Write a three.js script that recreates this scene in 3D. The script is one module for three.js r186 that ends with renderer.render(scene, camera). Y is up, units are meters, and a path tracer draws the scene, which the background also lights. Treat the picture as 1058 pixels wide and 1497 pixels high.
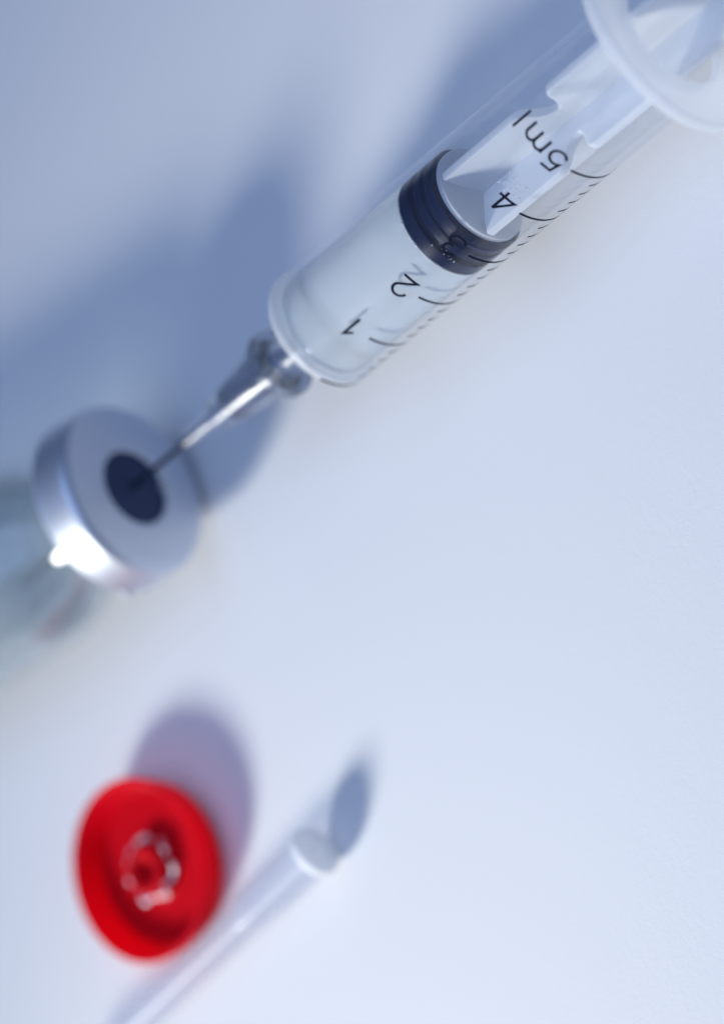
import * as THREE from 'three';
import { toCreasedNormals, mergeGeometries, mergeVertices } from 'three/addons/utils/BufferGeometryUtils.js';
import { ImprovedNoise } from 'three/addons/math/ImprovedNoise.js';
import { RectAreaLightUniformsLib } from 'three/addons/lights/RectAreaLightUniformsLib.js';

// ---------------------------------------------------------------- camera, light, exposure
const MM = 0.001;                                   // the objects are modelled in millimetres
const scene = new THREE.Scene();
scene.background = new THREE.Color().setRGB(0.045, 0.07, 0.14);   // dim bluish room round the table
const camera = new THREE.PerspectiveCamera(7.986, 723 / 1024, 0.05, 20);
camera.position.set(0, 0.576, 0.5552);              // a tele lens 0.8 m away, 46 degrees above the table
camera.up.set(1, 0, 0);                             // the picture is turned on its side
camera.lookAt(0, 0, 0);
camera.focus = 0.768;
camera.userData.fStop = 9.4;

const renderer = new THREE.WebGLRenderer({ antialias: true });
renderer.setSize(723, 1024);
renderer.toneMapping = THREE.LinearToneMapping;
renderer.toneMappingExposure = 1;
renderer.shadowMap.enabled = true;
RectAreaLightUniformsLib.init();

function lamp(color, intensity, w, h, pos, target) {
  const l = new THREE.RectAreaLight(new THREE.Color().setRGB(...color), intensity, w * MM, h * MM);
  l.position.set(...pos).multiplyScalar(MM); l.lookAt(new THREE.Vector3(...target).multiplyScalar(MM));
  scene.add(l); return l;
}
{                                                                            // key: a white studio spot low on the left, its pool of light fading towards the far corner
  const l = new THREE.SpotLight(new THREE.Color().setRGB(0.965, 0.96, 0.905), 1.52, 0, THREE.MathUtils.degToRad(15), 1, 2);
  l.position.set(-0.465, 0.265, -0.222); l.target.position.set(-0.046, 0, 0.03);
  l.castShadow = true; l.shadow.radius = 3.6; l.shadow.mapSize.set(2048, 2048); l.shadow.camera.near = 0.3; l.shadow.camera.far = 2;
  scene.add(l, l.target);
}
lamp([0.40, 0.56, 0.94], 1.42, 700, 700, [60, 620, 60], [0, 0, 0]);           // fill: wide bluish panel overhead

// ---------------------------------------------------------------- helpers
let seed = 7;
const rnd = () => { seed = (seed * 1664525 + 1013904223) >>> 0; return seed / 4294967296; };
const V3 = (x, y, z) => new THREE.Vector3(x, y, z);
const noise = new ImprovedNoise();
const lin = (r, g, b) => new THREE.Color().setRGB(r, g, b);

function obj(name, geometry, material, parent) {
  geometry.scale(MM, MM, MM);
  const m = new THREE.Mesh(geometry, material);
  m.name = name; m.castShadow = m.receiveShadow = true;
  parent.add(m); return m;
}
function thing(name, label, category, [x, y, z]) {
  const g = new THREE.Group(); g.name = name; g.position.set(x, y, z).multiplyScalar(MM);
  g.userData = { label, category }; scene.add(g); return g;
}
// a profile of [radius, distance along the axis] turned round the z axis; rounded corners as [r, z, fillet]
function rounded(pts, closed) {
  const out = [];
  const n = pts.length;
  for (let i = 0; i < n; i++) {
    const [r, z, f] = pts[i];
    if (!f || (!closed && (i === 0 || i === n - 1))) { out.push(new THREE.Vector2(r, z)); continue; }
    const a = new THREE.Vector2(...pts[(i + n - 1) % n].slice(0, 2)), b = new THREE.Vector2(...pts[(i + 1) % n].slice(0, 2)), c = new THREE.Vector2(r, z);
    const da = a.clone().sub(c), db = b.clone().sub(c);
    const p = c.clone().add(da.clone().setLength(Math.min(f, da.length() * 0.49))), q = c.clone().add(db.clone().setLength(Math.min(f, db.length() * 0.49)));
    for (let k = 0; k <= 8; k++) {
      const t = k / 8;
      out.push(p.clone().multiplyScalar((1 - t) * (1 - t)).add(c.clone().multiplyScalar(2 * t * (1 - t))).add(q.clone().multiplyScalar(t * t)));
    }
  }
  if (closed) out.push(out[0].clone());
  return out;
}
function turned(pts, { closed = false, segments = 128, crease = 0.5 } = {}) {
  let g = new THREE.LatheGeometry(rounded(pts, closed), segments);
  g.rotateX(Math.PI / 2);
  g.deleteAttribute('normal'); g.deleteAttribute('uv');
  g = toCreasedNormals(mergeVertices(g, 1e-5), crease);
  return g;
}
// a bar along z, made from an outline in (x, y), with rounded edges
function prism(shape, depth, bevel = 0.1) {
  const g = new THREE.ExtrudeGeometry(shape, { depth: depth - 2 * bevel, bevelEnabled: bevel > 0, bevelThickness: bevel, bevelSize: bevel, bevelOffset: -bevel, bevelSegments: 3, curveSegments: 48 });
  g.translate(0, 0, bevel); g.deleteAttribute('uv');
  return g;
}

// ---------------------------------------------------------------- the paper
const N = 1024, hgt = new Uint8Array(N * N * 4), cyc = (x, y, s, k) => {       // noise that tiles: two crossed circles blended by wrapping
  const u = x / N, v = y / N, f = s;
  const n00 = noise.noise(u * f, v * f, k), n10 = noise.noise((u - 1) * f, v * f, k), n01 = noise.noise(u * f, (v - 1) * f, k), n11 = noise.noise((u - 1) * f, (v - 1) * f, k);
  return (n00 * (1 - u) + n10 * u) * (1 - v) + (n01 * (1 - u) + n11 * u) * v;
};
for (let y = 0; y < N; y++) for (let x = 0; x < N; x++) {
  const h = 0.5 + 0.32 * cyc(x, y, 61, 3.1) + 0.26 * cyc(x, y, 127, 9.7) + 0.12 * cyc(x, y, 251, 17.3);
  const i = (y * N + x) * 4; hgt[i] = hgt[i + 1] = hgt[i + 2] = Math.max(0, Math.min(255, h * 255)); hgt[i + 3] = 255;
}
const grain = new THREE.DataTexture(hgt, N, N); grain.wrapS = grain.wrapT = THREE.RepeatWrapping; grain.magFilter = THREE.LinearFilter; grain.needsUpdate = true;
grain.repeat.set(12, 12);
const paperMat = new THREE.MeshStandardMaterial({ color: lin(0.80, 0.80, 0.81), roughness: 0.85, bumpMap: grain, bumpScale: 0.000019 });
{
  const g = new THREE.BoxGeometry(560, 1, 560); g.translate(0, -0.5, 0);
  const p = obj('paper_surface', g, paperMat, scene);
  p.userData = { kind: 'structure', label: 'plain white textured paper that everything lies on', category: 'paper' };
}

// ---------------------------------------------------------------- materials
const clear = (o) => new THREE.MeshPhysicalMaterial({ color: lin(0.97, 0.98, 0.99), roughness: 0.03, transmission: 1, thickness: 1, ior: 1.49, ...o });
const M = {
  barrel: clear({ color: lin(0.975, 0.985, 1), transmission: 0.994, roughness: 0.13, thickness: 0, specularIntensity: 0.5 }),
  flange: clear({ color: lin(0.93, 0.95, 0.98), transmission: 0.72, roughness: 0.75, thickness: 0, specularIntensity: 0.4 }),
  hub: clear({ color: lin(0.62, 0.69, 0.81), transmission: 0.95, roughness: 0.24, specularIntensity: 0.4 }),
  cover: clear({ color: lin(0.96, 0.97, 0.99), transmission: 0.93, roughness: 0.2, thickness: 0, specularIntensity: 0.5 }),
  glass: clear({ color: lin(0.96, 0.98, 0.985), ior: 1.5, roughness: 0.05, transmission: 0.95, thickness: 0 }),
  medicine: clear({ color: lin(0.97, 1, 0.985), transmission: 0.58, ior: 1.33, roughness: 0.02 }),
  vialLiquid: clear({ color: lin(0.82, 0.88, 0.90), transmission: 0.74, ior: 1.33, roughness: 0.02 }),
  plunger: clear({ color: lin(0.97, 0.98, 0.99), roughness: 0.7, transmission: 0.5, thickness: 0 }),
  rubber: new THREE.MeshPhysicalMaterial({ color: lin(0.004, 0.012, 0.05), roughness: 0.34, specularIntensity: 0.25 }),
  bung: new THREE.MeshPhysicalMaterial({ color: lin(0.015, 0.034, 0.10), roughness: 0.6 }),
  ink: new THREE.MeshPhysicalMaterial({ color: lin(0.002, 0.005, 0.022), roughness: 0.7, specularIntensity: 0.15, side: THREE.DoubleSide }),
  alu: new THREE.MeshStandardMaterial({ color: lin(0.67, 0.71, 0.79), metalness: 1, roughness: 0.52 }),
  steel: new THREE.MeshStandardMaterial({ color: lin(0.07, 0.085, 0.13), metalness: 1, roughness: 0.45 }),
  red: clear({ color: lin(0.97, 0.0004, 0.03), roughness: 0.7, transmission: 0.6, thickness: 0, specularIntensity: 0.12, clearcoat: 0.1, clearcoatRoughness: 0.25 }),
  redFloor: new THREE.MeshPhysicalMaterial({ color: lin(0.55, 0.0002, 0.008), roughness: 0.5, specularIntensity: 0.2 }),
  water: clear({ color: lin(0.99, 0.99, 1), ior: 1.33, roughness: 0 }),
  speck: clear({ color: lin(0.95, 0.97, 1), ior: 1.33, transmission: 0.55, roughness: 0.05 }),
  shoulder: clear({ color: lin(0.93, 0.95, 0.98), transmission: 0.72, roughness: 0.45, thickness: 0 }),
  rim: clear({ color: lin(0.95, 0.96, 0.98), transmission: 0.4, roughness: 0.6, thickness: 0 }),
};

// ---------------------------------------------------------------- the syringe
// local axes: z runs along the syringe from the needle (0 = at the vial) to the plunger, y is up
const SY = thing('syringe', 'clear plastic syringe with dark stopper and printed scale, its needle stuck in the vial', 'syringe', [3.879, 11.2, -22.368]);
SY.rotation.y = Math.atan2(0.50522, 0.86299);
const R_OUT = 7.0, R_IN = 6.15;
const needle = new THREE.CylinderGeometry(0.33, 0.33, 31, 32); needle.rotateX(Math.PI / 2); needle.translate(0, 0, -22 + 15.5);
obj('needle', needle, M.steel, SY);
{
  const hub = obj('needle_hub', turned([
    [0.36, 7.4], [0.8, 7.4, 0.2], [1.15, 12.4, 0.2], [1.25, 12.8, 0.1], [1.85, 13.2, 0.2], [2.75, 20.2, 0.3], [3.05, 23.3, 0.2], [4.05, 23.5, 0.2], [4.1, 24.7, 0.25], [2.25, 24.8, 0.1], [1.95, 15.4, 0.1], [0.6, 15.0, 0.1], [0.36, 9.2],
  ], { closed: true }), M.hub, SY);
  for (let k = 0; k < 4; k++) {
    const s = new THREE.Shape([[2.6, 0], [3.75, 0.3], [3.75, 1.2], [2.5, 3.6]].map(([r, z]) => new THREE.Vector2(r - 0.35, -z)));
    const g = prism(s, 0.7, 0.12); g.translate(0, 0, -0.35); g.rotateX(-Math.PI / 2); g.rotateX(Math.PI); g.translate(0, 0, 0);
    // outline lies in (x, z): radius along x, towards the tip along -z
    const h = new THREE.BufferGeometry().copy(g); h.computeBoundingBox(); h.translate(0, 0, 23.4 - h.boundingBox.max.z); h.rotateZ(k * Math.PI / 2 + 0.5);
    obj('hub_fin', h, M.hub, hub);
  }
}
const barrel = obj('barrel', turned([
  [R_OUT, 31.75], [R_OUT, 88.58], [R_IN, 88.58], [R_IN, 31.75],
], { closed: true, segments: 192 }), M.barrel, SY);
obj('barrel_shoulder', turned([
  [2.8, 29.9, 0.3], [4.2, 30.2, 0.6], [6.25, 30.25, 0.5], [R_OUT, 31.1, 0.5], [R_OUT, 31.72], [R_IN, 31.72], [4.6, 31.15, 0.3], [0.9, 31.05, 0.3],
], { segments: 192 }), M.shoulder, SY);
obj('nozzle', turned([
  [2.0, 16.2, 0.1], [2.1, 25.5, 0.2], [2.7, 26.2, 0.3], [2.8, 29.85], [0.85, 30.9], [0.7, 16.2, 0.1],
], { closed: true }), M.hub, SY);
{
  // oval finger flange with a round hole
  const s = new THREE.Shape(), a = 11.4, b = 10.5, n = 2.2;
  for (let k = 0; k <= 96; k++) {
    const t = k / 96 * Math.PI * 2, c = Math.cos(t), d = Math.sin(t);
    const x = a * Math.sign(c) * Math.pow(Math.abs(c), 2 / n), y = b * Math.sign(d) * Math.pow(Math.abs(d), 2 / n);
    k ? s.lineTo(x, y) : s.moveTo(x, y);
  }
  const h = new THREE.Path(); h.absarc(0, 0, R_IN + 0.05, 0, Math.PI * 2, true); s.holes.push(h);
  let g = prism(s, 1.6, 0.3); g.rotateZ(THREE.MathUtils.degToRad(206.6)); g.translate(0, 0, 88.6);
  obj('finger_flange', toCreasedNormals(g, 0.6), M.flange, SY);
}
obj('liquid', turned([[0, 31.25], [4.55, 31.3, 0.2], [R_IN - 0.02, 31.78, 1.0], [R_IN - 0.02, 52.25], [5.0, 51.9], [0, 50.75]], { segments: 192 }), M.medicine, SY);
const stopper = obj('rubber_stopper', turned([[0, 50.8], [4.9, 51.95, 0.2], [5.6, 52.2, 0.1], [R_IN - 0.012, 52.35, 0.12], [R_IN - 0.012, 53.9, 0.15], [5.75, 54.1, 0.1], [5.7, 54.55, 0.1], [R_IN - 0.012, 54.8, 0.15], [R_IN - 0.012, 55.9, 0.15], [5.98, 56.0, 0.05], [5.98, 56.5, 0.05], [R_IN - 0.012, 56.65, 0.15], [R_IN - 0.012, 57.75, 0.15], [5.5, 57.9, 0.1], [0, 57.9]], { segments: 192 }), M.rubber, SY);
{
  const pl = obj('plunger', turned([[0, 57.95], [5.6, 57.95, 0.1], [5.65, 58.7, 0.1], [3.6, 59.1, 0.4], [0.9, 59.6, 0.3], [0.85, 132], [0, 132]]), M.plunger, SY);
  for (let k = 0; k < 4; k++) {
    const s = new THREE.Shape();                    // x = radius, y = distance along the syringe
    s.moveTo(0.5, 58.9); s.lineTo(5.55, 58.9); s.lineTo(5.6, 70.2); s.quadraticCurveTo(5.55, 71.6, 4.3, 72.2); s.quadraticCurveTo(3.0, 72.9, 2.7, 74.4); s.quadraticCurveTo(2.8, 75.2, 4.6, 75.4); s.quadraticCurveTo(5.6, 75.5, 5.65, 76.6);
    s.lineTo(5.75, 131); s.lineTo(0.5, 131); s.closePath();
    const g = prism(s, 1.15, 0.22); g.translate(0, 0, -0.575); g.rotateX(Math.PI / 2); g.scale(1, -1, 1);
    // the mirror above turns the faces inside out: put them back
    const idx = g.index, p = g.attributes.position;
    if (idx) for (let i = 0; i < idx.count; i += 3) { const t = idx.getX(i); idx.setX(i, idx.getX(i + 1)); idx.setX(i + 1, t); }
    else for (let i = 0; i < p.count; i += 3) for (const c of 'XYZ') { const t = p['get' + c](i); p['set' + c](i, p['get' + c](i + 1)); p['set' + c](i + 1, t); }
    g.deleteAttribute('normal');
    g.rotateZ(THREE.MathUtils.degToRad(116.6 + 45 + 90 * k));
    obj('rib', toCreasedNormals(g, 0.6), M.plunger, pl);
  }
  obj('thumb_rest', turned([[0, 131], [7.2, 131, 0.4], [7.2, 133, 0.4], [0, 133]]), M.plunger, pl);
}
// the printed scale: strokes laid on the barrel. c = arc in degrees from the side facing up to the viewer, t = distance along
const FACE = 116.6, T0 = 31.17, ML = 41.85 / 5;
function strip(points, width, lift = 0) {           // points: [c degrees, t mm]; one ribbon with mitred joints
  const r = R_OUT + 0.012 + lift, k = Math.PI / 180 * r;
  let pts = points.map(([c, t]) => new THREE.Vector2(c * k, t));
  const dense = [pts[0]];
  for (let i = 1; i < pts.length; i++) { const n = Math.max(1, Math.ceil(pts[i].distanceTo(pts[i - 1]) / 0.25)); for (let j = 1; j <= n; j++) dense.push(pts[i - 1].clone().lerp(pts[i], j / n)); }
  pts = dense;
  const pos = [], idx = [], w = width / 2;
  const put = (p) => { const a = FACE * Math.PI / 180 + p.x / r; pos.push(r * Math.cos(a), r * Math.sin(a), p.y); };
  for (let i = 0; i < pts.length; i++) {
    const d0 = pts[i].clone().sub(pts[Math.max(0, i - 1)]), d1 = pts[Math.min(pts.length - 1, i + 1)].clone().sub(pts[i]);
    if (!i) d0.copy(d1); if (i === pts.length - 1) d1.copy(d0);
    d0.normalize(); d1.normalize();
    const n0 = new THREE.Vector2(-d0.y, d0.x), n1 = new THREE.Vector2(-d1.y, d1.x), m = n0.clone().add(n1).normalize();
    m.multiplyScalar(Math.min(w / Math.max(0.35, m.dot(n1)), w * 2.6));
    const end = !i ? d1.clone().multiplyScalar(-w * 0.35) : i === pts.length - 1 ? d0.clone().multiplyScalar(w * 0.35) : new THREE.Vector2();
    put(pts[i].clone().add(m).add(end)); put(pts[i].clone().sub(m).add(end));
    if (i) { const b = 2 * i; idx.push(b - 2, b - 1, b, b - 1, b + 1, b); }
  }
  const g = new THREE.BufferGeometry(); g.setAttribute('position', new THREE.Float32BufferAttribute(pos, 3)); g.setIndex(idx); g.computeVertexNormals();
  return g;
}
const arc = (cx, cy, rx, ry, a0, a1, n = 18) => Array.from({ length: n + 1 }, (_, i) => { const a = (a0 + (a1 - a0) * i / n) * Math.PI / 180; return [cx + rx * Math.cos(a), cy + ry * Math.sin(a)]; });
// glyphs: x to the right in widths of 0..0.68, y up 0..1
const GLYPHS = {
  1: [[[0.22, 0.70], [0.46, 1.0], [0.46, 0]]],
  2: [[...arc(0.34, 0.70, 0.31, 0.30, 170, -38), [0.03, 0], [0.68, 0]]],
  3: [[...arc(0.31, 0.755, 0.27, 0.245, 160, -80)], [...arc(0.31, 0.27, 0.33, 0.27, 88, -160)]],
  4: [[[0.72, 0.27], [0.0, 0.27], [0.5, 1.0]], [[0.5, 1.0], [0.5, 0]]],
  5: [[[0.62, 1], [0.17, 1], [0.08, 0.55], ...arc(0.33, 0.325, 0.33, 0.325, 130, -155, 26)]],
  m: [[[0, 0.7], [0, 0]], [[0, 0.4], ...arc(0.235, 0.47, 0.235, 0.24, 165, 0, 14), [0.47, 0]], [[0.47, 0.4], ...arc(0.705, 0.47, 0.235, 0.24, 165, 0, 14), [0.94, 0]]],
  l: [[[0, 1.04], [0, 0]]],
};
function glyph(ch, c0, t, size = 2.75, width = 0.33) {          // c0 = arc of its left side; letters stand with their feet to the plunger
  const deg = size / R_OUT * 180 / Math.PI;
  return GLYPHS[ch].map((line, i) => strip(line.map(([x, y]) => [c0 - x * deg, t + (0.5 - y) * size]), width, i * 0.004));
}
const print = (name, geos) => obj(name, mergeGeometries(geos), M.ink, barrel);
for (let k = 1; k <= 4; k++) print('printed_number', glyph(String(k), 27, T0 + k * ML));
print('printed_number', glyph('5', 27.3, T0 + 5 * ML - 0.1));
print('printed_unit', [...glyph('m', 5.5, T0 + 5 * ML - 0.1), ...glyph('l', -27, T0 + 5 * ML - 0.1)]);
for (let k = 0; k <= 25; k++) {
  const major = k % 5 === 0, from = major ? 37 : 71, line = [];
  for (let i = 0; i <= 20; i++) line.push([from + (100 - from) * i / 20, T0 + k * ML / 5]);
  print('scale_mark', [strip(line, major ? 0.32 : 0.29)]);
}
// fine bubbles and droplets clinging to the barrel wall round the stopper and the figures
{
  const geos = [], ball = (c, t, r, rad) => { const a = (FACE + c) * Math.PI / 180, g = new THREE.IcosahedronGeometry(rad, 2); g.translate(r * Math.cos(a), r * Math.sin(a), t); g.deleteAttribute('uv'); geos.push(g); };
  for (let i = 0; i < 60; i++) ball(-60 + 110 * rnd(), 52.2 - 0.25 * rnd() * rnd(), R_IN - 0.12, 0.08 + 0.13 * rnd() * rnd());
  for (let i = 0; i < 26; i++) { const c = 2 + 24 * rnd(); ball(c, T0 + 4 * ML + 1.2 + 2.4 * rnd(), R_OUT + 0.01, 0.06 + 0.09 * rnd()); }
  for (let i = 0; i < 11; i++) ball(6 + 26 * rnd(), T0 + 3 * ML - 1.9 + 2.6 * rnd() * rnd(), R_OUT + 0.01, 0.035 + 0.09 * rnd() * rnd());
  for (let i = 0; i < 30; i++) ball(-40 + 80 * rnd(), 33 + 18 * rnd(), R_IN - 0.12, 0.04 + 0.07 * rnd() * rnd());
  const b = obj('bubbles', mergeGeometries(geos), M.speck, SY); b.userData.kind = 'stuff';
}

// ---------------------------------------------------------------- the vial, lying on its side; z runs out of its mouth, 0 at the face of the crimp
const VI = thing('vial', 'glass medicine vial with silver crimp cap lying on its side, pierced by the needle', 'vial', [2.79, 11.2, -23.824]);
VI.rotation.y = Math.atan2(0.4114, 0.9114);
const glass = obj('bottle', turned([
  [0, -60.5], [9.6, -60.5, 0.8], [11.2, -59.4, 1.2], [11.2, -17.5, 3.5], [8.0, -11.6, 2.6], [7.9, -5.9, 0.5], [9.7, -5.25, 0.3], [9.7, -3.0, 0.4], [6.3, -2.9, 0.3], [6.3, -10.8, 2.0], [10.1, -17.6, 3.2], [10.1, -58.4, 1.5], [8.6, -59.3, 0.8], [0, -59.0],
]), M.glass, VI);
obj('vial_liquid', turned([[0, -58.9], [8.55, -59.2, 0.7], [10.06, -58.35, 1.45], [10.06, -17.6, 3.2], [6.26, -10.8, 2.0], [6.26, -8.5], [0, -8.5]]), M.vialLiquid, VI);
obj('bung', turned([[0, -8.4], [6.2, -8.4, 0.3], [6.24, -2.85], [9.6, -2.8, 0.3], [9.6, -0.6, 0.3], [4.7, -0.42, 0.3], [0, -0.32]]), M.bung, VI);
const crimp = obj('crimp_cap', turned([
  [4.45, -0.42], [4.4, -0.12, 0.1], [4.75, 0.0, 0.2], [9.45, -0.02, 0.55], [10.2, -0.75, 0.55], [10.3, -4.7, 0.3], [10.42, -5.3, 0.35], [9.7, -5.9, 0.5], [8.4, -6.0, 0.2], [8.4, -5.7], [9.75, -5.3], [9.8, -0.5], [4.6, -0.4],
].reverse(), { closed: true, crease: 0.7 }), M.alu, VI);
{
  const g = new THREE.SphereGeometry(0.9, 24, 16); g.scale(0.9, 0.45, 0.8); g.deleteAttribute('uv'); g.translate(0, 10.3, -5.6); g.rotateZ(THREE.MathUtils.degToRad(88));
  obj('crimp_burr', g, M.alu, crimp);
}
for (const [x, y, r] of [[0.0, -4.6, 0.75], [2.1, -4.5, 0.55]]) {
  const g = new THREE.SphereGeometry(r, 32, 20); g.scale(1, 1, 0.55); g.deleteAttribute('uv'); g.translate(x, y, -0.2); obj('droplet', g, M.speck, VI);
}

// ---------------------------------------------------------------- the red cap, on its back
const CAP = thing('red_cap', 'round red plastic flip-off cap lying on its back with its hollow side up', 'bottle cap', [-39.9, 0, -30.3]);
{
  const tilt = new THREE.Matrix4().makeRotationZ(THREE.MathUtils.degToRad(4)).multiply(new THREE.Matrix4().makeRotationX(-Math.PI / 2)), up = new THREE.Matrix4().makeTranslation(0.2, 0.6, 0);
  const place = (g) => g.applyMatrix4(tilt).applyMatrix4(up);
  const shell = obj('shell', place(turned([
    [8.5, 0.03], [9.7, 0.3, 0.7], [10.45, 3.9, 0.3], [10.25, 4.2, 0.2], [9.75, 4.0, 0.3], [8.62, 1.0, 0.6],
  ], { closed: true, crease: 0.6 })), M.red, CAP);
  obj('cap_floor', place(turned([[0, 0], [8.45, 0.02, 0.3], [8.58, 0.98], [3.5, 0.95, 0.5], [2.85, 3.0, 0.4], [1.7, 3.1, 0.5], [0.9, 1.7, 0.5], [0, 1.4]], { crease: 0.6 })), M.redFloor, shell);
  // torn aluminium left round the central boss
  const ring = new THREE.TorusGeometry(3.35, 0.3, 16, 120), p = ring.attributes.position;
  for (let i = 0; i < p.count; i++) {
    const a = Math.atan2(p.getY(i), p.getX(i)), k = 1 + 0.09 * Math.sin(a * 7) + 0.05 * Math.sin(a * 13 + 1);
    p.setXYZ(i, p.getX(i) * k, p.getY(i) * k, p.getZ(i) * (1 + 0.6 * Math.sin(a * 9 + 2)) + 0.25 * Math.sin(a * 5));
  }
  ring.deleteAttribute('uv'); ring.computeVertexNormals(); ring.translate(0, 0, 1.9);
  obj('torn_metal_ring', place(ring), M.alu, shell);
}

// ---------------------------------------------------------------- the needle cover
const COV = thing('needle_cover', 'clear plastic needle cover tube lying on the paper beside the red cap', 'needle cover', [-36.75, 3.02, -3.7]);
COV.rotation.y = Math.atan2(0.581, 0.814);
obj('tube', turned([
  [0, -47], [1.4, -47, 0.5], [2.1, -45.5, 0.6], [2.35, -13.6, 0.3], [2.65, -13.0, 0.3], [2.75, -1.25], [2.2, -1.25], [2.05, -12.6, 0.3], [1.7, -13.6, 0.3], [1.3, -44.5, 0.4], [0, -45],
]), M.cover, COV);
obj('rim', turned([[0, -1.0], [2.6, -1.2, 0.1], [3.0, -1.2, 0.2], [3.0, 0, 0.4], [2.2, 0, 0.3], [1.7, -0.5, 0.3], [0.7, -0.5, 0.2], [0.5, -0.2, 0.2], [0, -0.15]]), M.rim, COV);

renderer.render(scene, camera);
